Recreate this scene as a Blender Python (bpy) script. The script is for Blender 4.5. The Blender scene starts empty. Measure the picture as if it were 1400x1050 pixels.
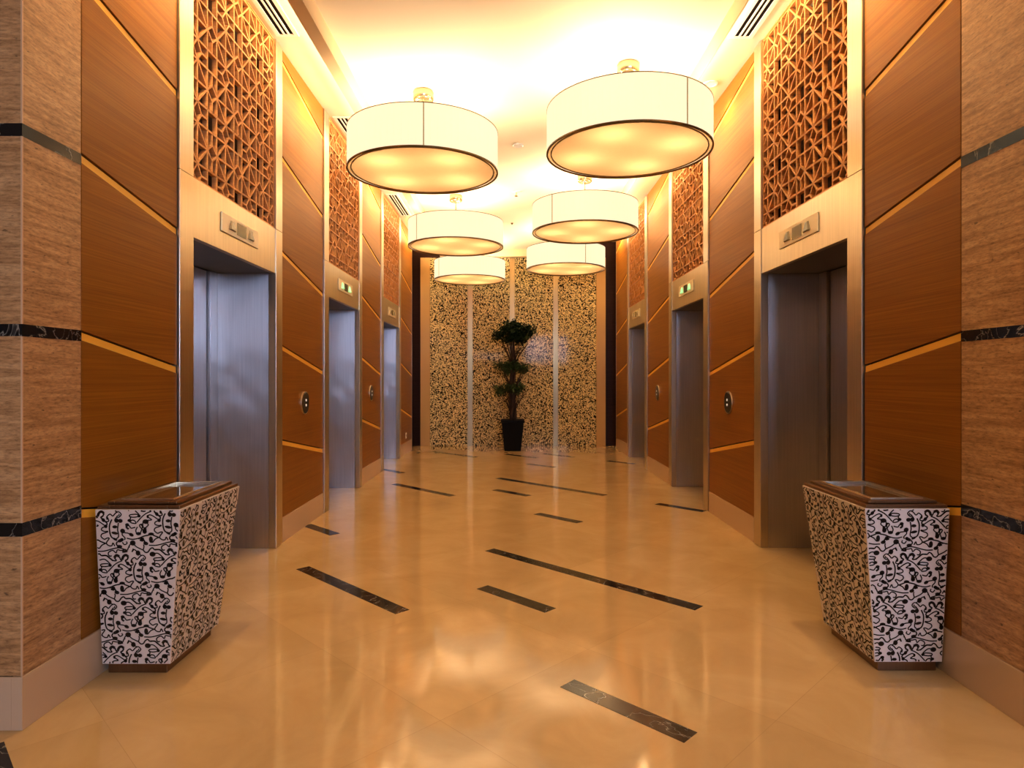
import bpy, bmesh, math, random
from mathutils import Vector
random.seed(7)
C = bpy.context.scene.collection
PI = math.pi
F, HOR, CX = 875.0, 516.0, 700.0        # focal length, horizon row and centre column of the photo (1400 x 1050)
EYE = 1.30
WL, WR = 1.807, 1.91                    # distance from the camera axis to the left and right corridor walls
SOF = 3.88                              # upper ceiling
BACK = 12.15

# ------------------------------------------------------------------ helpers
class MB:
    def __init__(s): s.v = []; s.f = []
    def add(s, vs, fs):
        o = len(s.v); s.v += [tuple(p) for p in vs]; s.f += [[i + o for i in f] for f in fs]; return s
    def box(s, x0, x1, y0, y1, z0, z1):
        x0, x1 = min(x0, x1), max(x0, x1); y0, y1 = min(y0, y1), max(y0, y1)
        return s.add([(x0,y0,z0),(x1,y0,z0),(x1,y1,z0),(x0,y1,z0),(x0,y0,z1),(x1,y0,z1),(x1,y1,z1),(x0,y1,z1)],
                     [(0,3,2,1),(4,5,6,7),(0,1,5,4),(1,2,6,5),(2,3,7,6),(3,0,4,7)])
    def hexa(s, bot, top):
        return s.add(list(bot) + list(top), [(0,3,2,1),(4,5,6,7),(0,1,5,4),(1,2,6,5),(2,3,7,6),(3,0,4,7)])
    def prism_yz(s, poly, x0, x1):
        n = len(poly)
        return s.add([(x0,y,z) for y,z in poly] + [(x1,y,z) for y,z in poly],
                     [list(range(n))[::-1], [n+i for i in range(n)]] + [(i,(i+1)%n,n+(i+1)%n,n+i) for i in range(n)])
    def prism_xy(s, poly, z0, z1):
        n = len(poly)
        return s.add([(x,y,z0) for x,y in poly] + [(x,y,z1) for x,y in poly],
                     [list(range(n))[::-1], [n+i for i in range(n)]] + [(i,(i+1)%n,n+(i+1)%n,n+i) for i in range(n)])
    def lathe(s, prof, n=48, c=(0,0,0), closed=False):
        o = len(s.v); m = len(prof)
        for r, z in prof:
            for k in range(n):
                a = 2*PI*k/n; s.v.append((c[0]+r*math.cos(a), c[1]+r*math.sin(a), c[2]+z))
        for i in range(m if closed else m-1):
            j = (i+1) % m
            for k in range(n):
                l = (k+1) % n; s.f.append([o+i*n+k, o+i*n+l, o+j*n+l, o+j*n+k])
        if not closed:
            if prof[0][0] > 1e-6: s.f.append([o+k for k in range(n)][::-1])
            if prof[-1][0] > 1e-6: s.f.append([o+(m-1)*n+k for k in range(n)])
        return s
    def tube(s, pts, rad, n=8):
        o = len(s.v); pts = [Vector(p) for p in pts]; m = len(pts)
        if not isinstance(rad, (list, tuple)): rad = [rad]*m
        for i, p in enumerate(pts):
            t = (pts[min(i+1,m-1)] - pts[max(i-1,0)]).normalized()
            a = t.cross(Vector((0,0,1)) if abs(t.z) < .9 else Vector((1,0,0))).normalized(); b = t.cross(a)
            for k in range(n):
                q = p + rad[i]*(math.cos(2*PI*k/n)*a + math.sin(2*PI*k/n)*b); s.v.append(tuple(q))
        for i in range(m-1):
            for k in range(n):
                l = (k+1) % n; s.f.append([o+i*n+k, o+i*n+l, o+(i+1)*n+l, o+(i+1)*n+k])
        s.f.append([o+k for k in range(n)][::-1]); s.f.append([o+(m-1)*n+k for k in range(n)])
        return s
    def build(s, name, mat, parent=None, smooth=False, bevel=0, normals=True):
        """verts are local to the parent (or world when there is no parent)"""
        me = bpy.data.meshes.new(name); me.from_pydata(s.v, [], s.f)
        if normals:
            bm = bmesh.new(); bm.from_mesh(me); bmesh.ops.recalc_face_normals(bm, faces=bm.faces); bm.to_mesh(me); bm.free()
        me.materials.append(mat)
        o = bpy.data.objects.new(name, me); C.objects.link(o)
        if parent: o.parent = parent
        if smooth:
            for p in me.polygons: p.use_smooth = True
        if bevel:
            b = o.modifiers.new('bevel', 'BEVEL'); b.width = bevel; b.segments = 2; b.limit_method = 'ANGLE'
        return o

def tag(o, label, cat, group=None):
    o['label'] = label; o['category'] = cat
    if group: o['group'] = group
    return o
def thing(name, label, cat, loc=(0,0,0), rz=0, group=None):
    o = bpy.data.objects.new(name, None); C.objects.link(o); o.location = loc; o.rotation_euler = (0,0,rz); o.empty_display_size = .1
    return tag(o, label, cat, group)
def struct(o): o['kind'] = 'structure'; return o
def copy_tree(root, loc, rz=None, label=None):
    r = root.copy(); C.objects.link(r); r.location = loc
    if rz is not None: r.rotation_euler = (0,0,rz)
    if label: r['label'] = label
    for ch in list(root.children):
        c = ch.copy(); C.objects.link(c); c.parent = r
        for g in list(ch.children):
            d = g.copy(); C.objects.link(d); d.parent = c
    return r

# ------------------------------------------------------------------ materials
def mat_new(name):
    m = bpy.data.materials.new(name); m.use_nodes = True
    nt = m.node_tree; b = nt.nodes['Principled BSDF']; return m, nt, b
def N(nt, t, **kw):
    n = nt.nodes.new(t)
    for k, v in kw.items():
        if k in n.inputs: n.inputs[k].default_value = v
        else: setattr(n, k, v)
    return n
def simple(name, col, rough=.5, metal=0, spec=.5, emis=None, es=0, coat=0):
    m, nt, b = mat_new(name)
    b.inputs['Base Color'].default_value = (*col, 1); b.inputs['Roughness'].default_value = rough
    b.inputs['Metallic'].default_value = metal; b.inputs['Specular IOR Level'].default_value = spec
    b.inputs['Coat Weight'].default_value = coat
    if emis: b.inputs['Emission Color'].default_value = (*emis, 1); b.inputs['Emission Strength'].default_value = es
    # a faint noise keeps every surface procedural
    nz = N(nt, 'ShaderNodeTexNoise', Scale=60.0, Detail=3.0)
    mr = N(nt, 'ShaderNodeMapRange'); mr.inputs['To Min'].default_value = max(0, rough-.04); mr.inputs['To Max'].default_value = min(1, rough+.04)
    nt.links.new(nz.outputs['Fac'], mr.inputs['Value']); nt.links.new(mr.outputs['Result'], b.inputs['Roughness'])
    return m
def coords(nt, scale=(1,1,1), rot=(0,0,0)):
    tc = N(nt, 'ShaderNodeTexCoord'); mp = N(nt, 'ShaderNodeMapping')
    mp.inputs['Scale'].default_value = scale; mp.inputs['Rotation'].default_value = rot
    nt.links.new(tc.outputs['Object'], mp.inputs['Vector']); return mp.outputs['Vector']
def ramp(nt, fac, stops):
    r = N(nt, 'ShaderNodeValToRGB'); e = r.color_ramp.elements
    while len(e) < len(stops): e.new(.5)
    for i, (p, c) in enumerate(stops): e[i].position = p; e[i].color = (*c, 1)
    nt.links.new(fac, r.inputs['Fac']); return r.outputs['Color']
def mixc(nt, fac, a, b, mode='MIX'):
    n = N(nt, 'ShaderNodeMix', data_type='RGBA', blend_type=mode)
    if isinstance(fac, float): n.inputs[0].default_value = fac
    else: nt.links.new(fac, n.inputs[0])
    for i, q in ((6, a), (7, b)):
        if isinstance(q, tuple): n.inputs[i].default_value = (*q, 1)
        else: nt.links.new(q, n.inputs[i])
    return n.outputs[2]
def bump(nt, b, h, strength, dist=.01):
    n = N(nt, 'ShaderNodeBump'); n.inputs['Strength'].default_value = strength; n.inputs['Distance'].default_value = dist
    nt.links.new(h, n.inputs['Height']); nt.links.new(n.outputs['Normal'], b.inputs['Normal'])

def wood(name, dark, mid, light, rough=.33):
    m, nt, b = mat_new(name)
    v = coords(nt, (4, 1.0, 150)); n1 = N(nt, 'ShaderNodeTexNoise', Scale=1.0, Detail=5.0, Roughness=.65, Distortion=.3); nt.links.new(v, n1.inputs['Vector'])
    v2 = coords(nt, (1, .5, 26)); n2 = N(nt, 'ShaderNodeTexNoise', Scale=1.0, Detail=4.0, Distortion=1.2); nt.links.new(v2, n2.inputs['Vector'])
    c1 = ramp(nt, n1.outputs['Fac'], [(.3, dark), (.5, mid), (.7, light)])
    c2 = ramp(nt, n2.outputs['Fac'], [(.3, (.82,.77,.70)), (.65, (1.05,1.03,1.0))])
    nt.links.new(mixc(nt, .8, c1, c2, 'MULTIPLY'), b.inputs['Base Color'])
    b.inputs['Roughness'].default_value = rough; b.inputs['Specular IOR Level'].default_value = .2
    return m
def steel(name, col, rough=.3, aniso=.5, wob=.12, ws=2.0):
    m, nt, b = mat_new(name)
    v = coords(nt, (90, 90, 2)); n1 = N(nt, 'ShaderNodeTexNoise', Scale=1.0, Detail=3.0); nt.links.new(v, n1.inputs['Vector'])
    nt.links.new(ramp(nt, n1.outputs['Fac'], [(.3, tuple(c*.88 for c in col)), (.7, col)]), b.inputs['Base Color'])
    v2 = coords(nt, (1.5, 1.5, 1.2)); n2 = N(nt, 'ShaderNodeTexNoise', Scale=ws, Detail=1.0); nt.links.new(v2, n2.inputs['Vector'])
    bump(nt, b, n2.outputs['Fac'], wob, .02)
    b.inputs['Metallic'].default_value = 1; b.inputs['Roughness'].default_value = rough
    b.inputs['Anisotropic'].default_value = aniso
    tg = N(nt, 'ShaderNodeTangent', direction_type='RADIAL', axis='Z'); nt.links.new(tg.outputs[0], b.inputs['Tangent'])
    return m
def travertine(name, dark, mid, light):
    m, nt, b = mat_new(name)
    v = coords(nt, (2.6, 2.6, 30)); n1 = N(nt, 'ShaderNodeTexNoise', Scale=1.3, Detail=8.0, Roughness=.68, Distortion=.45); nt.links.new(v, n1.inputs['Vector'])
    c1 = ramp(nt, n1.outputs['Fac'], [(.36, dark), (.48, mid), (.62, light)])
    v3 = coords(nt, (30, 30, 130)); n3 = N(nt, 'ShaderNodeTexNoise', Scale=1.0, Detail=6.0, Roughness=.75); nt.links.new(v3, n3.inputs['Vector'])
    c3 = ramp(nt, n3.outputs['Fac'], [(.34, (.42,.34,.28)), (.5, (1,1,1)), (.68, (1.35,1.3,1.25))])
    v2 = coords(nt, (22, 22, 55)); n2 = N(nt, 'ShaderNodeTexNoise', Scale=1.0, Detail=2.0); nt.links.new(v2, n2.inputs['Vector'])
    pit = ramp(nt, n2.outputs['Fac'], [(.26, (0,0,0)), (.31, (1,1,1))])
    c = mixc(nt, .75, c1, c3, 'MULTIPLY'); c = mixc(nt, .6, c, pit, 'MULTIPLY')
    nt.links.new(c, b.inputs['Base Color']); b.inputs['Roughness'].default_value = .42
    bump(nt, b, pit, .25, .004)
    return m
def black_marble(name):
    m, nt, b = mat_new(name)
    v = coords(nt, (1,1,1)); n1 = N(nt, 'ShaderNodeTexNoise', Scale=5.0, Detail=4.0, Distortion=1.4); nt.links.new(v, n1.inputs['Vector'])
    mt = N(nt, 'ShaderNodeMath', operation='SUBTRACT'); mt.inputs[1].default_value = .5; nt.links.new(n1.outputs['Fac'], mt.inputs[0])
    ab = N(nt, 'ShaderNodeMath', operation='ABSOLUTE'); nt.links.new(mt.outputs[0], ab.inputs[0])
    c = ramp(nt, ab.outputs[0], [(0, (.32,.3,.26)), (.006, (.06,.055,.05)), (.02, (.012,.011,.012))])
    nt.links.new(c, b.inputs['Base Color']); b.inputs['Roughness'].default_value = .12
    return m
def floor_mat():
    m, nt, b = mat_new('polished cream marble')
    v = coords(nt, (1,1,1), (0,0,PI/4))
    n1 = N(nt, 'ShaderNodeTexNoise', Scale=2.4, Detail=7.0, Roughness=.62, Distortion=.8); nt.links.new(v, n1.inputs['Vector'])
    c = ramp(nt, n1.outputs['Fac'], [(.25, (.49,.335,.160)), (.5, (.545,.385,.190)), (.75, (.60,.44,.235))])
    # tiles: 0.9 m squares laid on the diagonal, hairline joints
    T = .9
    sx = N(nt, 'ShaderNodeSeparateXYZ'); nt.links.new(v, sx.inputs[0])
    joint = None; cell = N(nt, 'ShaderNodeCombineXYZ')
    for ax, off in (('X', .12), ('Y', .31)):
        a = N(nt, 'ShaderNodeMath', operation='MULTIPLY_ADD'); a.inputs[1].default_value = 1/T; a.inputs[2].default_value = off + 20; nt.links.new(sx.outputs[ax], a.inputs[0])
        fr = N(nt, 'ShaderNodeMath', operation='FRACT'); nt.links.new(a.outputs[0], fr.inputs[0])
        fl = N(nt, 'ShaderNodeMath', operation='FLOOR'); nt.links.new(a.outputs[0], fl.inputs[0]); nt.links.new(fl.outputs[0], cell.inputs[ax])
        lt = N(nt, 'ShaderNodeMath', operation='LESS_THAN'); lt.inputs[1].default_value = .0022; nt.links.new(fr.outputs[0], lt.inputs[0])
        if joint is None: joint = lt.outputs[0]
        else:
            mx = N(nt, 'ShaderNodeMath', operation='MAXIMUM'); nt.links.new(joint, mx.inputs[0]); nt.links.new(lt.outputs[0], mx.inputs[1]); joint = mx.outputs[0]
    wn = N(nt, 'ShaderNodeTexWhiteNoise'); nt.links.new(cell.outputs[0], wn.inputs['Vector'])
    c = mixc(nt, .5, c, ramp(nt, wn.outputs['Value'], [(0, (.9,.89,.87)), (1, (1.05,1.04,1.03))]), 'MULTIPLY')
    c = mixc(nt, joint, c, (.45,.31,.15))
    nt.links.new(c, b.inputs['Base Color']); b.inputs['Roughness'].default_value = .08; b.inputs['Specular IOR Level'].default_value = .45
    return m
def mosaic_mat():
    m, nt, b = mat_new('glossy black and cream scroll glass')
    v = coords(nt); n1 = N(nt, 'ShaderNodeTexNoise', Scale=40.0, Detail=1.0, Distortion=.7); nt.links.new(v, n1.inputs['Vector'])
    mt = N(nt, 'ShaderNodeMath', operation='SUBTRACT'); mt.inputs[1].default_value = .5; nt.links.new(n1.outputs['Fac'], mt.inputs[0])
    ab = N(nt, 'ShaderNodeMath', operation='ABSOLUTE'); nt.links.new(mt.outputs[0], ab.inputs[0])
    line = ramp(nt, ab.outputs[0], [(.028, (0,0,0)), (.05, (1,1,1))])
    n2 = N(nt, 'ShaderNodeTexNoise', Scale=52.0, Detail=0.0); nt.links.new(v, n2.inputs['Vector'])
    blob = ramp(nt, n2.outputs['Fac'], [(.37, (0,0,0)), (.42, (1,1,1))])
    k = mixc(nt, 1.0, line, blob, 'MULTIPLY')
    nt.links.new(mixc(nt, k, (.02,.016,.010), (.88,.72,.37)), b.inputs['Base Color'])
    b.inputs['Roughness'].default_value = .07; b.inputs['Specular IOR Level'].default_value = .07
    return m
def glow_mat(name, col, emit, strength, trans):
    """cloth or acrylic that glows and lets the bulbs behind it show through"""
    m, nt, b = mat_new(name); nt.nodes.remove(b); out = nt.nodes['Material Output']
    v = coords(nt, (40,40,40)); nz = N(nt, 'ShaderNodeTexNoise', Scale=1.0, Detail=2.0); nt.links.new(v, nz.inputs['Vector'])
    c = ramp(nt, nz.outputs['Fac'], [(.2, tuple(x*.94 for x in col)), (.8, col)])
    d = N(nt, 'ShaderNodeBsdfDiffuse'); t = N(nt, 'ShaderNodeBsdfTranslucent'); e = N(nt, 'ShaderNodeEmission')
    nt.links.new(c, d.inputs['Color']); nt.links.new(c, t.inputs['Color'])
    e.inputs['Color'].default_value = (*emit, 1); e.inputs['Strength'].default_value = strength
    mx = N(nt, 'ShaderNodeMixShader'); mx.inputs[0].default_value = trans
    nt.links.new(d.outputs[0], mx.inputs[1]); nt.links.new(t.outputs[0], mx.inputs[2])
    ad = N(nt, 'ShaderNodeAddShader'); nt.links.new(mx.outputs[0], ad.inputs[0]); nt.links.new(e.outputs[0], ad.inputs[1])
    nt.links.new(ad.outputs[0], out.inputs['Surface'])
    return m

M = {}
M['wood'] = wood('honey brown veneer', (.23,.088,.008), (.29,.120,.012), (.34,.150,.018), .36)
M['dark_wood'] = wood('dark brown veneer', (.025,.009,.005), (.035,.013,.007), (.05,.02,.01), .3)
M['lattice'] = wood('fretwork wood', (.52,.25,.085), (.62,.32,.12), (.68,.37,.15), .45)
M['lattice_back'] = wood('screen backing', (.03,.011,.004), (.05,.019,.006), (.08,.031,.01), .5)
M['steel'] = steel('brushed steel', (.74,.64,.48), .31, .1)
M['door_steel'] = steel('brushed door steel', (.68,.64,.61), .35, .85, .4, 2.6)
M['dark_steel'] = steel('dark steel', (.16,.15,.14), .3)
M['bronze'] = steel('bronze steel', (.30,.19,.11), .3)
M['gold'] = simple('gold strip', (.92,.54,.07), .45, .0)
M['trav_l'] = travertine('travertine', (.32,.18,.08), (.44,.265,.125), (.55,.355,.185))
M['trav_edge'] = simple('honed stone edge', (.62,.45,.30), .5)
M['black'] = black_marble('black marble')
M['floor'] = floor_mat()
M['base'] = simple('cream marble skirting', (.60,.45,.31), .25)
M['beige'] = simple('beige marble', (.60,.385,.15), .25)
M['ceil'] = simple('warm white plaster', (.88,.765,.59), .8, spec=.2)
M['ceil_shade'] = simple('plaster raft edge', (.80,.62,.38), .8, spec=.2)  # ceiling plaster darkened: the raft edge's shade put into the colour
M['white_metal'] = simple('white painted metal', (.85,.80,.72), .4)
M['void'] = simple('dark duct', (.012,.008,.006), .8, spec=.1)  # near-black colour in place of shade behind door gaps and vent slots
M['mosaic'] = mosaic_mat()
M['strip'] = steel('gold toned steel', (.52,.37,.19), .33)
M['laminate'] = simple('white laminate', (.68,.61,.57), .3)
M['ink'] = simple('black print', (.012,.011,.012), .15)
M['shade'] = glow_mat('cream lamp fabric', (.24,.21,.155), (1,.855,.60), .77, .5)
M['diffuser'] = glow_mat('lamp diffuser acrylic', (.185,.120,.066), (1,.56,.19), .16, .75)
M['rim'] = simple('antique brass rim', (.20,.13,.05), .35, .8)
M['seam'] = simple('fabric seam', (.55,.40,.18), .8)
M['glassy'] = simple('bright nickel', (.60,.48,.28), .2, .8)
M['leaf'] = simple('dark green leaf', (.016,.038,.008), .55, spec=.3)
M['leaf2'] = simple('mid green leaf', (.035,.075,.015), .45)
M['bark'] = simple('brown bark', (.06,.032,.018), .8)
M['pot'] = simple('black planter', (.008,.007,.006), .55, spec=.1)
M['soil'] = simple('soil', (.03,.018,.01), .9)
M['plate'] = simple('cream indicator plate', (.92,.82,.58), .35)
M['arrow'] = simple('arrow lens', (.30,.26,.18), .2, .3)
M['arrow_on'] = simple('lit green arrow lens', (.3,.6,.35), .3, emis=(.35,.95,.42), es=.7)
M['display'] = simple('tan display', (.20,.15,.045), .25)
M['display_dark'] = simple('dark display', (.02,.03,.012), .2)
M['button'] = simple('white button', (.7,.68,.62), .3, emis=(1,.95,.85), es=.25)
M['tray'] = simple('smoked tray glass', (.10,.07,.035), .08, coat=.5)
M['lens'] = simple('downlight lens', (.9,.7,.4), .4, emis=(1,.72,.36), es=1.2)
M['lobby'] = simple('lobby plaster', (.13,.10,.08), .7)
M['daylight'] = simple('daylight pane', (.8,.85,.9), .2, emis=(.47,.62,1.0), es=23.0)  # cool glow of the windows, shared by the added strip and last pane

# ------------------------------------------------------------------ camera
cd = bpy.data.cameras.new('camera'); cam = bpy.data.objects.new('camera', cd); C.objects.link(cam)
cam.location = (0, 0, EYE); cam.rotation_euler = (PI/2, 0, 0)
cd.sensor_width = 36; cd.lens = 36*F/1400; cd.shift_y = -(525-HOR)/1400; cd.clip_start = .02
bpy.context.scene.camera = cam

# ------------------------------------------------------------------ setting
LBY = (-6.0, 6.0, -7.0)                 # lobby behind the camera: x0, x1, y0
PL0, PL1, PR0, PR1 = 2.36, 2.685, 2.30, 2.722
EW = 1.545
LE = [3.46, 6.13, 8.81]; RE = [3.475, 6.205, 9.02]
LEND, REND = 11.54, 11.73
LB = [(PL1+.003, LE[0]-.008), (LE[0]+EW+.004, LE[1]-.008), (LE[1]+EW+.004, LE[2]-.008), (LE[2]+EW+.004, LEND)]
RB = [(PR1+.003, RE[0]-.008), (RE[0]+EW+.004, RE[1]-.008), (RE[1]+EW+.004, RE[2]-.008), (RE[2]+EW+.004, REND)]

struct(MB().box(LBY[0], LBY[1], LBY[2], 12.6, -.1, 0).build('floor', M['floor']))
struct(MB().box(LBY[0], LBY[1], LBY[2], 12.6, SOF, SOF+.1).build('ceiling', M['ceil']))
# lowered ceiling raft with a shallow tray in its middle
RX0, RX1, RI0, RI1 = -1.352, 1.428, -1.262, 1.42
RY0, RY1, RIY0, RIY1 = 1.2, BACK-.012, 1.35, BACK-.15
zr, zc, zt = EYE+2.27, EYE+2.405, EYE+2.47
m = MB()
m.box(RX0, RI0, RY0, RY1, zr, zt); m.box(RI1, RX1, RY0, RY1, zr, zt)
m.box(RI0, RI1, RY0, RIY0, zr, zt); m.box(RI0, RI1, RIY1, RY1, zr, zt)
struct(m.build('trim_ceiling', M['ceil_shade']))
struct(MB().box(RI0, RI1, RIY0, RIY1, zc, zt).build('ceiling', M['ceil']))
for sgn, W, segs, nm in ((-1, WL, LB, 'wall_left'), (1, WR, RB, 'wall_right')):
    m = MB()
    for y0, y1 in segs: m.box(sgn*(W+.034), sgn*(W+.75), y0+.004, y1-.002, 0, SOF-.003)
    m.box(sgn*(W+.75), sgn*(W+.85), 2.8, 12.3, 0, SOF-.003)
    struct(m.build(nm, M['dark_wood']))
    b = MB()
    for i, (y0, y1) in enumerate(segs):
        ya = y0 if i else (PL0 if sgn < 0 else PR0)
        b.box(sgn*(W-.006), sgn*(W+.034), ya-(.006 if i == 0 else 0), y1, .001, .197)
    if sgn < 0: b.box(LBY[0]+.01, -W-.0345, PL0-.006, PL0, .001, .197)
    else: b.box(LBY[1]-.01, W+.0345, PR0-.006, PR0, .001, .197)
    struct(b.build('baseboard_left' if sgn < 0 else 'baseboard_right', M['base']))
struct(MB().box(-2.66, 2.76, BACK+.03, BACK+.2, 0, SOF-.003).build('wall_back', M['dark_wood']))
# lobby behind the camera
struct(MB().box(LBY[0]-.1, LBY[0], LBY[2], PL0+.6, 0, SOF-.003).box(LBY[1], LBY[1]+.1, LBY[2], PL0+.6, 0, SOF-.003).build('wall_lobby', M['lobby']))
struct(MB().box(LBY[0], LBY[1], LBY[2]-.1, LBY[2], 0, SOF-.003).build('wall_front', M['lobby']))
for i, (x0, x1, z0, z1) in enumerate([(-2.3,-.5,2.28,2.40), (.70,1.75,2.0,3.3), (1.95,3.2,2.0,3.3), (3.4,4.9,2.0,3.3)]):  # first is a thin lit strip added for reflected streaks, not a window
    w = struct(MB().box(x0-.06, x1+.06, LBY[2]+.005, LBY[2]+.03, z0-.06, z1+.06).build('window_and_strip_%d' % (i+1), M['dark_steel']))  # last one is added to light the left pier and bin
    MB().box(x0, x1, LBY[2]+.031, LBY[2]+.04, z0, z1).build('pane', M['daylight'], w)

# stone piers flanking the mouth of the corridor
for sgn, W, y0, y1, lab in ((-1, WL, PL0, PL1, 'travertine corner pier with black marble bands beside the left bin'),
                            (1, WR, PR0, PR1, 'travertine corner pier with black marble bands beside the right bin')):
    p = thing('stone_pier', lab, 'stone pier', (sgn*W, y0, 0), 0, 'banded travertine piers')
    xo = 6 - W
    MB().box(0, sgn*xo, 0, y1-y0, .1975, SOF-.003).build('stone_block', M['trav_l'], p, bevel=.004)
    for z0, z1 in ((.713,.763), (1.452,1.497), (2.190,2.237), (2.932,2.976)):
        MB().box(-sgn*.0015, sgn*xo, -.0015, y1-y0-.001, z0, z1).build('marble_band', M['black'], p)
    MB().box(-sgn*.0025, sgn*.003, -.0025, .003, .1975, .7125).box(-sgn*.0025, sgn*.003, -.0025, .003, .7635, 1.4515).box(-sgn*.0025, sgn*.003, -.0025, .003, 1.4975, 2.1895).box(-sgn*.0025, sgn*.003, -.0025, .003, 2.2375, SOF-.01).build('corner_bead', M['trav_edge'], p)

# ------------------------------------------------------------------ wood panelling bays
def bay(sgn, W, y0, y1, kind, label):
    L = y1-y0
    p = thing('wood_panelling', label, 'wall panelling', (sgn*W, y0, 0), 0, 'wood panelled bays between the elevators')
    zs = [z-(0 if kind else .063) for z in (.795, 1.540, 2.285, 3.030, 3.785)]; sl = .175; hh = .021
    x0, x1 = 0, sgn*.020
    ln = lambda zc, d: ((0, zc+d), (L, zc-sl*L+d))
    lows = [((0,.198),(L,.198))] + [ln(z, hh) for z in zs]
    tops = [ln(z, -hh) for z in zs] + [((0,SOF-.004),(L,SOF-.004))]
    for a, b in zip(lows, tops):
        if a[0][1] > SOF-.03: continue
        top = [(q[0], min(q[1], SOF-.004)) for q in b]
        MB().prism_yz([a[0], a[1], top[1], top[0]], x0, x1).build('wood_board', M['wood'], p, bevel=.0015)
    for z in zs:
        a, b = ln(z, -hh-.001), ln(z, hh-.008)
        if b[0][1] > SOF-.01: continue
        MB().prism_yz([a[0], a[1], b[1], b[0]], sgn*.0055, sgn*.033).build('gold_strip', M['gold'], p)
    return p
where = ['between stone pier and first %s elevator', 'between first and second %s elevators', 'between second and third %s elevators', 'between last %s elevator and corridor end']
for i, (y0, y1) in enumerate(LB): 
    p = bay(-1, WL, y0, y1, i, 'honey wood wall bay with slanted gold strips ' + where[i] % 'left')
    if i == 3: MB().box(.003, -.05, y1-y0+.002, y1-y0+.012, .002, SOF-.004).build('edge_trim', M['steel'], p)
for i, (y0, y1) in enumerate(RB):
    p = bay(1, WR, y0, y1, i, 'honey wood wall bay with slanted gold strips ' + where[i] % 'right')
    if i == 3: MB().box(-.003, .05, y1-y0+.002, y1-y0+.012, .002, SOF-.004).build('edge_trim', M['steel'], p)

# ------------------------------------------------------------------ elevators
PA, PB = .15, EW-.135                  # clear opening along the wall
ZH, ZL = 2.092, 2.435                  # head of the opening, foot of the fretwork
def elevator(sgn, W, y0, label, lit):
    e = thing('elevator_entrance', label, 'elevator', (sgn*W, y0, 0), 0, 'brushed steel elevator entrances')
    S = sgn; st, ds = M['steel'], M['door_steel']
    for a, b in ((0, PA), (PB, EW)):
        MB().box(-S*.012, S*.045, a, b, .002, 2.428).box(-S*.012, S*.045, a, b, 2.431, SOF-.005).build('side_frame', st, e, bevel=.002)
    MB().box(-S*.006, S*.03, PA+.001, PB-.001, ZH, ZL-.003).build('header', st, e, bevel=.002)
    for a, b in ((PA-.03, PA), (PB, PB+.03)):
        MB().box(S*.046, S*.47, a, b, .002, ZH).build('reveal', ds, e)
    MB().box(S*.031, S*.47, PA, PB, ZH+.001, ZH+.02).build('soffit', M['dark_steel'], e)
    for a, b in ((PA+.002, PA+.12), (PB-.12, PB-.002)):
        MB().box(S*.43, S*.468, a, b, .002, ZH-.001).build('door_jamb', ds, e, bevel=.002)
    mid = (PA+PB)/2
    for a, b in ((PA+.135, mid-.002), (mid+.002, PB-.138)):
        MB().box(S*.452, S*.485, a, b, .012, ZH-.004).build('door_leaf', ds, e, bevel=.002)
    MB().box(S*.43, S*.5, PA, PB, .001, .008).build('door_sill', M['dark_steel'], e)
    MB().box(S*.52, S*.53, PA-.03, PB+.03, .002, ZH+.02).build('door_shade_sheet', M['void'], e)  # dark sheet added behind the doors: stops light leaks, blackens the gaps
    # arrival indicator
    pl = MB().box(-S*.016, -S*.0065, mid-.285, mid+.285, 2.207, 2.328).build('indicator_plate', M['plate'], e, bevel=.003)
    for c in (-.145, .145):
        a = MB(); y = mid+c
        a.add([(-S*.0165,y-.05,2.238),(-S*.0165,y+.05,2.238),(-S*.0165,y+.022,2.302),(-S*.0165,y-.022,2.302),
               (-S*.030,y-.034,2.242),(-S*.030,y+.034,2.242),(-S*.024,y+.012,2.296),(-S*.024,y-.012,2.296)],
              [(0,3,2,1),(4,5,6,7),(0,1,5,4),(1,2,6,5),(2,3,7,6),(3,0,4,7)])
        a.build('arrow_lamp', M['arrow_on'] if lit else M['arrow'], pl)
    MB().box(-S*.0185, -S*.0165, mid-.07, mid+.07, 2.228, 2.308).build('display', M['display_dark'] if lit else M['display'], pl)
    return e

def clip(p, q, x0, x1, y0, y1):
    t0, t1 = 0.0, 1.0; dx, dy = q[0]-p[0], q[1]-p[1]
    for a, b in ((-dx, p[0]-x0), (dx, x1-p[0]), (-dy, p[1]-y0), (dy, y1-p[1])):
        if abs(a) < 1e-12:
            if b < 0: return None
            continue
        t = b/a
        if a < 0: t0 = max(t0, t)
        else: t1 = min(t1, t)
        if t0 > t1: return None
    if (t1-t0)*math.hypot(dx, dy) < .004: return None
    return (p[0]+t0*dx, p[1]+t0*dy), (p[0]+t1*dx, p[1]+t1*dy)
MOTIF = [((0,0),(0,-3)), ((1,0),(1,-3)), ((2,-1),(2,-3)), ((0,0),(3,0)), ((0,-1),(3,-1)), ((1,-2),(3,-2)),
         ((2,-1),(3,-2)), ((3,-2),(2,-3)), ((2,-3),(1,-2)), ((1,-2),(2,-1)),
         ((2,0),(2.4,-.5)), ((2.4,-.5),(2,-1)), ((2,-1),(1.6,-.5)), ((1.6,-.5),(2,0)), ((2.4,-.5),(3,-.5)), ((1.6,-.5),(1,-.5)),
         ((0,-2),(.5,-1.6)), ((.5,-1.6),(1,-2)), ((1,-2),(.5,-2.4)), ((.5,-2.4),(0,-2)), ((.5,-1.6),(.5,-1)), ((.5,-2.4),(.5,-3))]
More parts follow.
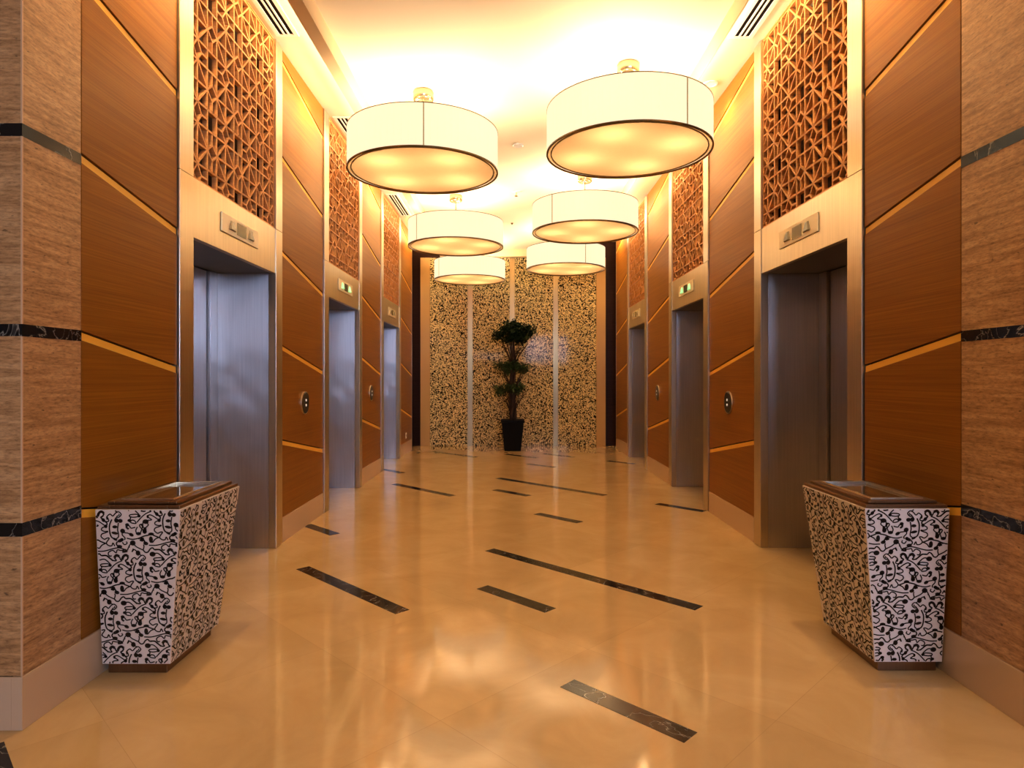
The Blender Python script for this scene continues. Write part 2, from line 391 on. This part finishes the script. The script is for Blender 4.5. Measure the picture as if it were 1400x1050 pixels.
def fretwork(sgn, W, y0, label):
    f = thing('fretwork_screen', label, 'fretwork screen', (sgn*W, y0, ZL), 0, 'wooden fretwork screens above the elevators')
    S = sgn; Y0, Y1, Z1 = PA+.004, PB-.004, SOF-.006-ZL; A = .1215; ph = .232; w = .0062
    fr = MB(); t = .010
    fr.box(S*.002, S*.045, Y0, Y1, 0, t).box(S*.002, S*.045, Y0, Y1, Z1-t, Z1).box(S*.002, S*.045, Y0, Y0+t, t, Z1-t).box(S*.002, S*.045, Y1-t, Y1, t, Z1-t)
    fr.build('screen_frame', M['lattice'], f)
    lat = MB(); n = 0
    for i in range(-5, 6):
        for j in range(-3, 6):
            for (u0, r0), (u1, r1) in MOTIF:
                p = (ph+(2-u0+3*i)*-A*-1, 2.896-ZL+(r0+3*j)*.12); q = (ph+(2-u1+3*i)*A, 2.896-ZL+(r1+3*j)*.12)
                c = clip(p, q, Y0+t, Y1-t, t, Z1-t)
                if not c: continue
                (ya, za), (yb, zb) = c; l = math.hypot(yb-ya, zb-za); ny, nz = -(zb-za)/l*w, (yb-ya)/l*w
                d = .0003*(n % 5); n += 1
                lat.prism_yz([(ya+ny,za+nz),(yb+ny,zb+nz),(yb-ny,zb-nz),(ya-ny,za-nz)], S*(.006+d), S*(.036-d))
    lat.build('lattice', M['lattice'], f)
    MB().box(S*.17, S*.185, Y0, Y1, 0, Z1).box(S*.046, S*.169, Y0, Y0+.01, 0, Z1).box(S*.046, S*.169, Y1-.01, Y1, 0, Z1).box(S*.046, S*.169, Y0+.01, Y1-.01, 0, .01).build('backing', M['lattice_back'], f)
    return f
nth = ['nearest', 'middle', 'farthest']
for sgn, W, ys, sd in ((-1, WL, LE, 'left'), (1, WR, RE, 'right')):
    extra = ['beside the patterned bin, indicator unlit', 'with green lit arrows above', 'beside the dark end wall']
    e0 = elevator(sgn, W, ys[0], 'brushed steel elevator entrance on %s wall, nearest the camera %s' % (sd, extra[0]), False)
    elevator(sgn, W, ys[1], 'brushed steel elevator entrance in middle of %s wall %s' % (sd, extra[1]), True)
    copy_tree(e0, (sgn*W, ys[2], 0), None, 'brushed steel elevator entrance at far end of %s wall, smallest' % sd)
    f0 = fretwork(sgn, W, ys[0], 'wooden geometric fretwork screen above nearest %s elevator' % sd)
    for k in (1, 2):
        copy_tree(f0, (sgn*W, ys[k], ZL), None, 'wooden geometric fretwork screen above %s %s elevator' % (nth[k], sd))

# call buttons and socket
def call_button(sgn, W, y, z, label):
    c = thing('call_button', label, 'call button', (sgn*W, y, z), 0, 'round elevator call plates')
    S = sgn
    def disc(r0, r1, d0, d1, n=40):
        m = MB(); vs = []
        for d, r in ((d0, r0), (d1, r1)):
            for k in range(n): vs.append((-S*d, r*math.cos(2*PI*k/n), r*math.sin(2*PI*k/n)))
        return m.add(vs, [list(range(n))[::-1], [n+k for k in range(n)]] + [(k,(k+1)%n,n+(k+1)%n,n+k) for k in range(n)])
    disc(.100, .100, .0005, .012).build('rim', M['steel'], c)
    disc(.094, .088, .0121, .016).build('plate', M['dark_steel'], c)
    for dz in (.022, -.022):
        m = disc(.012, .010, .0161, .020, 20)
        m.v = [(x, y_, z_+dz) for x, y_, z_ in m.v]; m.build('button', M['button'], c)
call_button(-1, WL, 5.567, 1.08, 'round dark call plate on left wall between first and second elevators')
call_button(-1, WL, 8.19, 1.10, 'round dark call plate on left wall between second and third elevators')
call_button(1, WR, 5.636, 1.08, 'round dark call plate on right wall between first and second elevators')
call_button(1, WR, 8.376, 1.10, 'round dark call plate on right wall between second and third elevators')
sk = thing('wall_socket', 'small pale wall socket low on the last left wood bay', 'socket', (-WL, 10.9, .31))
MB().box(.0005, .008, -.045, .045, -.05, .05).build('plate', M['white_metal'], sk, bevel=.003)
MB().box(.0081, .0085, -.02, .02, -.02, .02).build('insert', M['ink'], sk)

# ------------------------------------------------------------------ floor inlays
def fl(px, py):
    Y = F*EYE/(py-HOR); return (px-CX)*Y/F, Y
strips = [((414,776.3),(550,836.8)), ((668,752),(957,831)), ((660,802.5),(752,835)), ((776,934),(944,1009)), ((733,702.5),(794,714)),
          ((677,669.5),(722.5,678)), ((680,653.8),(828,677)), ((538,661.8),(620,677.8)), ((831,630.2),(868,634.2)), ((722,634),(757,639)),
          ((897,689.3),(965,698.6)), ((417,718),(460,730.3)), ((523,641.8),(551,646.5)), ((690,621),(735,626)), ((590,617.2),(652,625)), ((742,620.5),(786,624.8))]
sn = 0
for a, b in strips:
    (x0, y0), (x1, y1) = fl(*a), fl(*b)
    cx, cy = (x0+x1)/2, (y0+y1)/2; l = max(.3, math.hypot(x1-x0, y1-y0))/2
    sn += 1; dx, dy = l*.7071, -l*.7071; w = .047*.7071
    struct(MB().prism_xy([(cx-dx-w,cy-dy-w),(cx+dx-w,cy+dy-w),(cx+dx+w,cy+dy+w),(cx-dx+w,cy-dy+w)], 0, .0012).build('trim_%d' % sn, M['black']))
x0, y0 = -1.845, 2.25
struct(MB().prism_xy([(x0-.033,y0-.033),(x0+.4-.033,y0-.4-.033),(x0+.4+.033,y0-.4+.033),(x0+.033,y0+.033)], 0, .0012).build('trim_%d' % (sn+1), M['black']))

# ------------------------------------------------------------------ patterned bins
# one repeat of the printed oak-leaf scroll: open strokes and drops, in small units (1 unit = 0.33 mm), y downwards
STROKES = [
 (7,[(395,225),(365,290),(358,350),(365,420),(385,465),(430,490)]), (6,[(480,270),(470,320),(465,370),(472,410),(470,460),(430,490)]),
 (6,[(335,230),(332,190),(375,155),(410,180),(450,140),(490,125),(520,160),(490,195),(455,200),(430,240)]),
 (5,[(490,150),(495,170),(470,178),(455,200)]), (6,[(335,190),(355,245),(320,255),(285,232)]),
 (6,[(20,345),(90,270),(150,225),(215,197)]), (13,[(212,185),(232,140),(265,122),(296,145)]), (8,[(296,145),(280,180),(255,200),(290,240)]),
 (14,[(112,160),(140,125),(178,142)]), (7,[(178,142),(195,185),(215,197)]), (7,[(112,160),(135,195),(95,195),(60,170),(15,130),(-50,128)]),
 (7,[(290,240),(330,280),(312,318)]), (6,[(312,318),(270,285),(225,255),(185,245),(163,270)]), (6,[(165,275),(215,310),(165,318),(135,335)]),
 (6,[(135,335),(168,378),(130,420),(115,465)]), (6,[(312,318),(262,340),(256,368),(290,385),(330,388),(308,402),(258,420),(245,455),(285,490),(320,475),(350,478),(310,540),(340,575),(380,575),(396,540),(418,582)]),
 (6,[(115,470),(60,405),(58,378),(88,372),(105,420)]),
 (7,[(30,565),(100,530),(165,515),(200,500),(235,520),(300,545),(312,540)]), (6,[(300,545),(250,570),(215,610),(190,600)]), (8,[(60,580),(85,560),(125,625)]),
 (6,[(165,650),(250,652),(330,635),(400,615),(470,605),(540,625),(580,640)]), (6,[(425,95),(470,130)]),
 (6,[(615,110),(680,98),(735,140),(755,180),(680,197),(628,185),(642,163),(720,158),(752,175)]), (6,[(635,188),(640,215),(620,240),(650,272),(708,278),(690,242),(652,236),(642,255)]),
 (10,[(590,300),(582,330),(610,355)]), (6,[(590,300),(620,312),(642,342),(698,330)]), (6,[(530,380),(555,402),(600,410),(645,430)]), (6,[(530,380),(522,430),(556,472),(548,500)]),
 (6,[(580,475),(640,490),(700,485),(770,465)]), (6,[(725,325),(702,375),(718,415),(755,410),(778,365),(790,320),(770,293),(752,302)]), (6,[(805,250),(790,320)]),
 (6,[(655,540),(700,590),(760,622),(785,630),(800,590),(795,560)]), (7,[(785,630),(815,665),(850,660),(880,620),(912,605),(940,630),(1000,630),(1045,665),(1085,700)]),
 (7,[(455,520),(440,560),(480,590)]), (6,[(520,530),(545,562),(580,545),(570,520)]), (6,[(615,595),(598,600),(580,640)]), (12,[(580,645),(545,655),(512,655)]),
 (6,[(660,615),(640,660),(665,630),(690,640),(715,672)]), (6,[(372,712),(345,715),(328,690),(340,660),(390,640),(430,672),(450,632),(500,640),(560,625)]), (6,[(655,540),(620,560),(600,595)])]
DROPS = [(430,325,30,19,0),(425,408,40,17,.2),(425,490,30,14,.5),(455,240,26,28,0),(505,245,28,24,0),(285,235,20,26,-.6),(312,318,20,22,0),(135,335,36,28,0),(117,465,26,30,0),(165,268,14,20,0),
 (200,500,34,18,0),(195,575,24,40,0),(125,625,30,22,.3),(75,572,30,18,-.6),(80,585,18,16,0),(480,588,32,20,0),(425,95,28,32,0),(615,110,36,30,0),(752,180,20,18,0),(622,240,22,18,0),(592,298,24,20,0),
 (530,380,30,28,.6),(640,430,30,20,.5),(735,415,32,20,0),(655,540,34,32,0),(497,507,40,20,-.4),(515,495,22,20,0),(328,388,14,12,0),(425,135,0,0,0),(820,365,20,36,.2)]
def spline(p, n=5):
    out = []
    for i in range(len(p)-1):
        a, b, c, d = p[max(i-1,0)], p[i], p[i+1], p[min(i+2,len(p)-1)]
        for k in range(n):
            t = k/n
            out.append(tuple(.5*(2*b[q] + (c[q]-a[q])*t + (2*a[q]-5*b[q]+4*c[q]-d[q])*t*t + (3*b[q]-a[q]-3*c[q]+d[q])*t**3) for q in (0,1)))
    return out + [p[-1]]
UNIT = .0003294
def scroll_tile(n):
    polys = []
    for w, p in STROKES:
        w *= 1.28; pts = spline(p, n); m = len(pts); L = []
        for i in range(m):
            (x0,y0),(x1,y1) = pts[max(i-1,0)], pts[min(i+1,m-1)]; l = math.hypot(x1-x0,y1-y0) or 1
            L.append((-(y1-y0)/l*w, (x1-x0)/l*w))
        for i in range(m-1):
            (x0,y0),(x1,y1) = pts[i], pts[i+1]; (a,b),(c,d) = L[i], L[i+1]
            polys.append([(x0+a,y0+b),(x1+c,y1+d),(x1-c,y1-d),(x0-a,y0-b)])
    for x, y, rx, ry, r in DROPS:
        rx *= 1.12; ry *= 1.12
        if rx: polys.append([(x+rx*math.cos(t)*math.cos(r)-ry*math.sin(t)*math.sin(r), y+rx*math.cos(t)*math.sin(r)+ry*math.sin(t)*math.cos(r)) for t in [2*PI*k/10 for k in range(10)]])
    return [[(x*UNIT, -y*UNIT) for x, y in p] for p in polys]
TA, TB = (700*UNIT, 80*UNIT), (293*UNIT, -580*UNIT)
def print_on(quad, name, parent, flip=False, n=5, start=(0,.12), off=.0012):
    """quad: bottom-left, bottom-right, top-right, top-left as seen from outside"""
    b0, b1, t1, t0 = [Vector(q) for q in quad]
    U = (b1-b0).normalized(); Nn = U.cross(t0-b0).normalized(); V = Nn.cross(U)
    pl = [((q-b0).dot(U), (q-b0).dot(V)) for q in (b0, b1, t1, t0)]
    wid = max(p[0] for p in pl); hgt = max(p[1] for p in pl); lo = min(p[0] for p in pl)
    edges = []
    for i in range(4):
        a, b = pl[i], pl[(i+1)%4]; l = math.hypot(b[0]-a[0], b[1]-a[1]); edges.append((a[0], a[1], (b[0]-a[0])/l, (b[1]-a[1])/l))
    def inside(p):
        return all(ex*(p[1]-ay) - ey*(p[0]-ax) > .0012 for ax, ay, ex, ey in edges)
    tile = scroll_tile(n); m = MB(); q0 = 0
    for j in range(-3, int(hgt/.19)+6):
        for i in range(-12, int(wid/.2)+14):
            ox = start[0] + i*TA[0] - j*TB[0]; oy = start[1] + i*TA[1] - j*TB[1]
            if not (lo-.45 < ox < wid+.1 and -.05 < oy < hgt+.3): continue
            for p in tile:
                q = [((wid+lo-(x+ox)) if flip else x+ox, y+oy) for x, y in p]
                if all(inside(c) for c in q): m.add([b0+U*c[0]+V*c[1]+Nn*off for c in q], [list(range(len(q)))])
    return m.build(name, M['ink'], parent, normals=False)
def bin_(sgn, W, y0, label, dy):
    S = sgn; b = thing('waste_bin', label, 'bin', (S*W, y0, 0), 0, 'patterned tapering bins')
    # d = distance out from the wall
    X = lambda d: -S*d
    bot = [(.015,.05),(.312,.05),(.312,.51),(.015,.51)]; top = [(.015,0),(.382,0),(.382,.60),(.015,.60)]
    zb, zt_ = .046, .732
    MB().box(X(.03), X(.288), .068, .48, 0, .0455).build('plinth', M['bronze'], b, bevel=.002)
    Bq = [(X(d),y,zb) for d,y in bot]; Tq = [(X(d),y,zt_) for d,y in top]
    body = MB().hexa(Bq, Tq).build('body', M['laminate'], b, bevel=.002)
    quads = [(0,1),(1,2),(2,3)]
    for i, j in quads:
        q = [Bq[i], Bq[j], Tq[j], Tq[i]]
        if S > 0: q = [q[1], q[0], q[3], q[2]]
        print_on(q, 'scroll_print', body, S > 0)
    def ring(a, c, z0, z1):      # hollow rectangle
        (d0, d1, ya, yb), (e0, e1, ua, ub) = a, c
        return MB().box(X(d0),X(e0),ya,yb,z0,z1).box(X(e1),X(d1),ya,yb,z0,z1).box(X(e0),X(e1),ya,ua,z0,z1).box(X(e0),X(e1),ub,yb,z0,z1)
    ring((.02,.376,.006,.594), (.075,.325,.065,.535), .7325, .748).build('lower_rim', M['bronze'], b, bevel=.003)
    ring((.05,.352,.03,.575), (.082,.318,.072,.528), .7485, .762).build('upper_rim', M['bronze'], b, bevel=.003)
    ring((.083,.317,.073,.527), (.093,.307,.083,.517), .734, .766).build('tray_lip', M['steel'], b)
    MB().box(X(.0935),X(.3065),.0835,.5165,.7335,.754).build('tray', M['tray'], b)
    return b
bin_(-1, WL, 2.75, 'tapering white bin with black scroll pattern against the left wall', 0)
bin_(1, WR, 2.77, 'tapering white bin with black scroll pattern against the right wall', 0)

# ------------------------------------------------------------------ feature wall at the end
fw = thing('feature_wall', 'glossy black and cream scroll patterned wall panel behind the plant', 'feature wall', (0, BACK, 0))
H = zr - .002
xs = [-1.555, -.845, -.745, -.045, .052, .78, .875, 1.597]
for a, b in ((0,1),(2,3),(4,5),(6,7)):
    MB().box(xs[a]+.001, xs[b]-.001, -.010, .028, .002, H).build('pattern_panel', M['mosaic'], fw)

for a, b in ((1,2),(3,4),(5,6)): MB().box(xs[a], xs[b], -.006, .028, .002, H).build('steel_strip', M['strip'], fw)
for a, b in ((-1.736,-1.556),(1.598,1.775)): MB().box(a, b, -.03, .028, .002, H).build('marble_border', M['beige'], fw, bevel=.003)

# ------------------------------------------------------------------ potted plant
pp = thing('potted_plant', 'three tiered topiary plant in black planter before the patterned wall', 'plant', (.012, 11.42, 0))
m = MB()
def sq(r, z): return [(-r,-r,z),(r,-r,z),(r,r,z),(-r,r,z)]
m.hexa(sq(.145,.001), sq(.197,.53)); m.build('planter', M['pot'], pp, bevel=.006)
m = MB().box(-.207,.207,-.207,-.185,.50,.55).box(-.207,.207,.185,.207,.50,.55).box(-.207,-.185,-.185,.185,.50,.55).box(.185,.207,-.185,.185,.50,.55)
m.build('planter_rim', M['pot'], pp, bevel=.004)
MB().box(-.184,.184,-.184,.184,.5305,.54).build('soil', M['soil'], pp)
tr = MB()
for k in range(3):
    pts = [(.045*math.cos(k*2.09+z*2.2)*(1-.25*z), .045*math.sin(k*2.09+z*2.2)*(1-.25*z), .535+z) for z in [i*.115 for i in range(14)]]
    tr.tube(pts, [.030*(1-.6*i/13) for i in range(14)], 8)
tiers = [(1.82, 2.31, .43, 2600), (1.34, 1.60, .38, 1300), (.97, 1.20, .36, 1200)]
for z0, z1, R, n in tiers:
    zs = z0-.30
    for k in range(13):
        a = k*2.4+z0; r = R*(.45+.4*random.random())
        tr.tube([(.03*math.cos(a),.03*math.sin(a),zs), (.4*r*math.cos(a),.4*r*math.sin(a),zs+.17), (r*math.cos(a),r*math.sin(a),z0+.1)], [.013,.008,.004], 5)
tr.build('trunk', M['bark'], pp, smooth=True)
for ti, (z0, z1, R, n) in enumerate(tiers):
    lf = MB(); zm = z0+(z1-z0)*(.42 if ti == 0 else .4)
    cl = []
    for k in range(34 if ti == 0 else 20):      # leaf clumps give the crown a lumpy outline
        a = random.random()*2*PI; r = R*random.random()**.6*.84
        hgt = math.sqrt(max(0, 1-(r/R)**2))
        cl.append((r*math.cos(a), r*math.sin(a), zm + (z1-zm)*hgt*(random.random()*1.15-.30), R*.21+.02*random.random()))
    for k in range(5):
        a = k*1.26; cl.append((R*.28*math.cos(a), R*.28*math.sin(a), z1-R*.26, R*.26))
    cl += [(0, 0, z1-R*.22, R*.24)]*2
    for k in range(n):
        cx, cy, cz, cr = random.choice(cl)
        d = Vector((random.gauss(0,1), random.gauss(0,1), random.gauss(0,.8))).normalized()*cr*(random.random()**.5)
        p = Vector((cx, cy, cz)) + d
        if p.z < z0-.03: p.z = z0 + .06*random.random()
        u = Vector((random.uniform(-1,1), random.uniform(-1,1), random.uniform(-.6,.8))).normalized(); s = random.uniform(.026,.042)
        w = u.cross(Vector((random.uniform(-.4,.4), random.uniform(-.4,.4), 1))).normalized()
        nn = u.cross(w)
        lf.add([p-u*s, p-w*s*.45+nn*s*.12, p+u*s, p+w*s*.45+nn*s*.12], [(0,1,2,3)])
    o = lf.build('foliage', M['leaf'] if ti == 0 else M['leaf2'], pp, normals=False)

# ------------------------------------------------------------------ drum lamps
ZB, LR, LH = EYE+1.717, .625, .335
def drum_lamp(loc, label):
    l = thing('drum_lamp', label, 'pendant lamp', loc, 0, 'cream drum pendant lamps')
    n = 72
    MB().lathe([(LR,.012),(LR,LH-.006),(LR-.004,LH-.006),(LR-.004,.012)], n, closed=True).build('shade', M['shade'], l, smooth=False)
    for z0, z1, r, nm in ((0,.011,LR+.003,'bottom_rim'), (LH-.0055,LH,LR+.002,'top_rim')):
        MB().lathe([(r,z0),(r,z1),(r-.012,z1),(r-.012,z0)], n, closed=True).build(nm, M['rim'], l)
    MB().lathe([(LR-.030,.004),(LR-.030,.012),(LR-.038,.012),(LR-.038,.004)], n, closed=True).build('diffuser_rim', M['rim'], l)
    dk = MB(); dk.v = [((LR-.006)*math.cos(2*PI*k/n), (LR-.006)*math.sin(2*PI*k/n), .016) for k in range(n)] + [(0,0,.016)]
    dk.f = [[k, n, (k+1) % n] for k in range(n)]; dk.build('diffuser', M['diffuser'], l, normals=False)
    sm = MB()
    for a in (-PI/2,):
        ca, sa = math.cos(a), math.sin(a)
        sm.box(-.004, .004, sa*(LR+.0005), sa*(LR+.003), .012, LH-.006)
    sm.build('seam', M['seam'], l)
    top = zc - ZB
    MB().lathe([(.078,top-.001),(.086,top-.014),(.086,top-.075),(.07,top-.088),(0,top-.089)], 32).build('ceiling_rose', M['glassy'], l, smooth=True)
    sp = MB().tube([(0,0,top-.08),(0,0,.06)], .008, 10)
    for k in range(3):
        a = k*2*PI/3+.4; sp.tube([(0,0,LH-.02),((LR-.006)*math.cos(a),(LR-.006)*math.sin(a),LH-.02)], .004, 6)
    sp.build('stem', M['glassy'], l)
    return l
lamps = [(-.745, 5.38, 8, 'nearest of the three left hand lamps'), (.892, 4.91, 29, 'nearest and largest of the three right hand lamps'),
         (-.742, 8.46, -46.6, 'second of the three left hand lamps'), (.868, 7.62, -42, 'second of the three right hand lamps'),
         (-.745, 11.32, -54, 'farthest of the three left hand lamps'), (.858, 10.22, 23.6, 'farthest of the three right hand lamps')]
base = None
for x, y, a, lab in lamps:
    lab = 'glowing cream fabric drum lamp, ' + lab
    if base is None: base = drum_lamp((x, y, ZB), lab); base.rotation_euler.z = math.radians(a)
    else: copy_tree(base, (x, y, ZB), math.radians(a), lab)

# ------------------------------------------------------------------ ceiling fittings
def vent(sgn, x0, x1, y0, y1, label):
    v = thing('air_vent', label, 'air vent', ((x0+x1)/2, (y0+y1)/2, SOF), 0, 'slotted ceiling air vents')
    w, l = (x1-x0)/2, (y1-y0)/2
    MB().box(-w,-w+.032,-l,l,-.008,-.0005).box(w-.032,w,-l,l,-.008,-.0005).box(-w+.032,w-.032,-l,-l+.025,-.008,-.0005).box(-w+.032,w-.032,l-.025,l,-.008,-.0005).build('frame', M['white_metal'], v)
    MB().box(-w+.0325,w-.0325,-l+.0255,l-.0255,-.0015,-.0005).build('shade_sheet', M['void'], v)  # thin black sheet painting the shade seen between the slats
    iw = 2*(w-.033); 
    for k in (1, 2):
        c = -w+.033+iw*k/3
        MB().box(c-.007,c+.007,-l+.026,l-.026,-.008,-.0016).build('slat', M['white_metal'], v)
for k, (y0, y1) in enumerate(((3.55,4.83), (6.33,7.55), (9.0,10.2))):
    vent(-1, -1.777, -1.606, y0, y1, 'slotted white air vent in ceiling above %s left elevator' % nth[k])
vent(1, 1.648, 1.822, 3.55, 4.86, 'slotted white air vent in ceiling above nearest right elevator')
dl = thing('downlight', 'small round downlight in ceiling edge beside the nearest right lamp', 'downlight', (1.745, 5.62, SOF))
MB().lathe([(.066,-.0005),(.066,-.008),(.050,-.010),(.048,-.0005)], 32).build('ring', M['white_metal'], dl)
MB().lathe([(0,-.0055),(.047,-.0055),(.047,-.0050),(0,-.0050)], 32).build('lens', M['lens'], dl)
sd = thing('smoke_detector', 'white disc smoke detector on the ceiling between the nearest lamps', 'smoke detector', (.066, 6.62, zc))
MB().lathe([(.055,-.001),(.055,-.012),(.045,-.016),(0,-.016)], 32).build('base', M['white_metal'], sd)
s1 = thing('sprinkler', 'white ceiling sprinkler with hanging nozzle behind the nearest lamps', 'sprinkler', (.055, 8.28, zc))
MB().lathe([(.06,-.001),(.06,-.006),(.02,-.012),(0,-.012)], 32).build('cover', M['white_metal'], s1)
MB().lathe([(.012,-.0125),(.010,-.05),(.026,-.055),(.026,-.060),(0,-.06)], 24).build('nozzle', M['steel'], s1)
s2 = thing('sprinkler', 'tiny dark ceiling sprinkler between the second pair of lamps', 'sprinkler', (0, 9.97, zc))
MB().lathe([(.022,-.001),(.022,-.004),(.012,-.006),(.012,-.022),(0,-.022)], 20).build('nozzle', M['rim'], s2)

# ------------------------------------------------------------------ lights
def light(name, kind, loc, energy, col, **kw):
    d = bpy.data.lights.new(name, kind); d.energy = energy; d.color = col
    rot = kw.pop('rot', None)
    for k, v in kw.items(): setattr(d, k, v)
    o = bpy.data.objects.new(name, d); C.objects.link(o); o.location = loc
    if rot: o.rotation_euler = rot
    return o
WARM = (1, .72, .38)
for x, y, a, lab in lamps:
    for k in range(4):
        t = math.radians(a) + k*PI/2 + .6
        light('bulb', 'POINT', (x+.39*math.cos(t), y+.39*math.sin(t), ZB+.23), 17, (1,.785,.56), shadow_soft_size=.035)
# cove strips lying on the raft's edges, washing the upper ceiling and the tops of the walls
for sgn, x in ((-1, RX0+.05), (1, RX1-.05)):
    light('cove_strip', 'AREA', (x, 7.0, zt+.03), 110, (1,.78,.54), shape='RECTANGLE', size=.05, size_y=10.0, rot=(0, PI + sgn*.75, 0))
# recessed spots over each wood bay
for sgn, W, segs in ((-1, WL, LB), (1, WR, RB)):
    for y0, y1 in segs:
        light('spot', 'SPOT', (sgn*(W-.17), (y0+y1)/2 + .05, SOF-.03), 90 if y0 < 3 else 40, (1,.70,.36), spot_size=2.2, spot_blend=.8, shadow_soft_size=.05)
# lobby lighting above and behind the camera
light('lobby_lamp', 'AREA', (0, -1.2, SOF-.05), 72, (1,.70,.40), shape='RECTANGLE', size=4, size_y=2.5)

w = bpy.data.worlds.new('world'); bpy.context.scene.world = w; w.use_nodes = True
w.node_tree.nodes['Background'].inputs[0].default_value = (.5,.4,.3,1); w.node_tree.nodes['Background'].inputs[1].default_value = .05
sc = bpy.context.scene
sc.view_settings.view_transform = 'Standard'; sc.view_settings.look = 'None'; sc.view_settings.exposure = 0.3; sc.view_settings.gamma = .86
sc.cycles.use_denoising = True
sc.cycles.caustics_reflective = False; sc.cycles.caustics_refractive = False
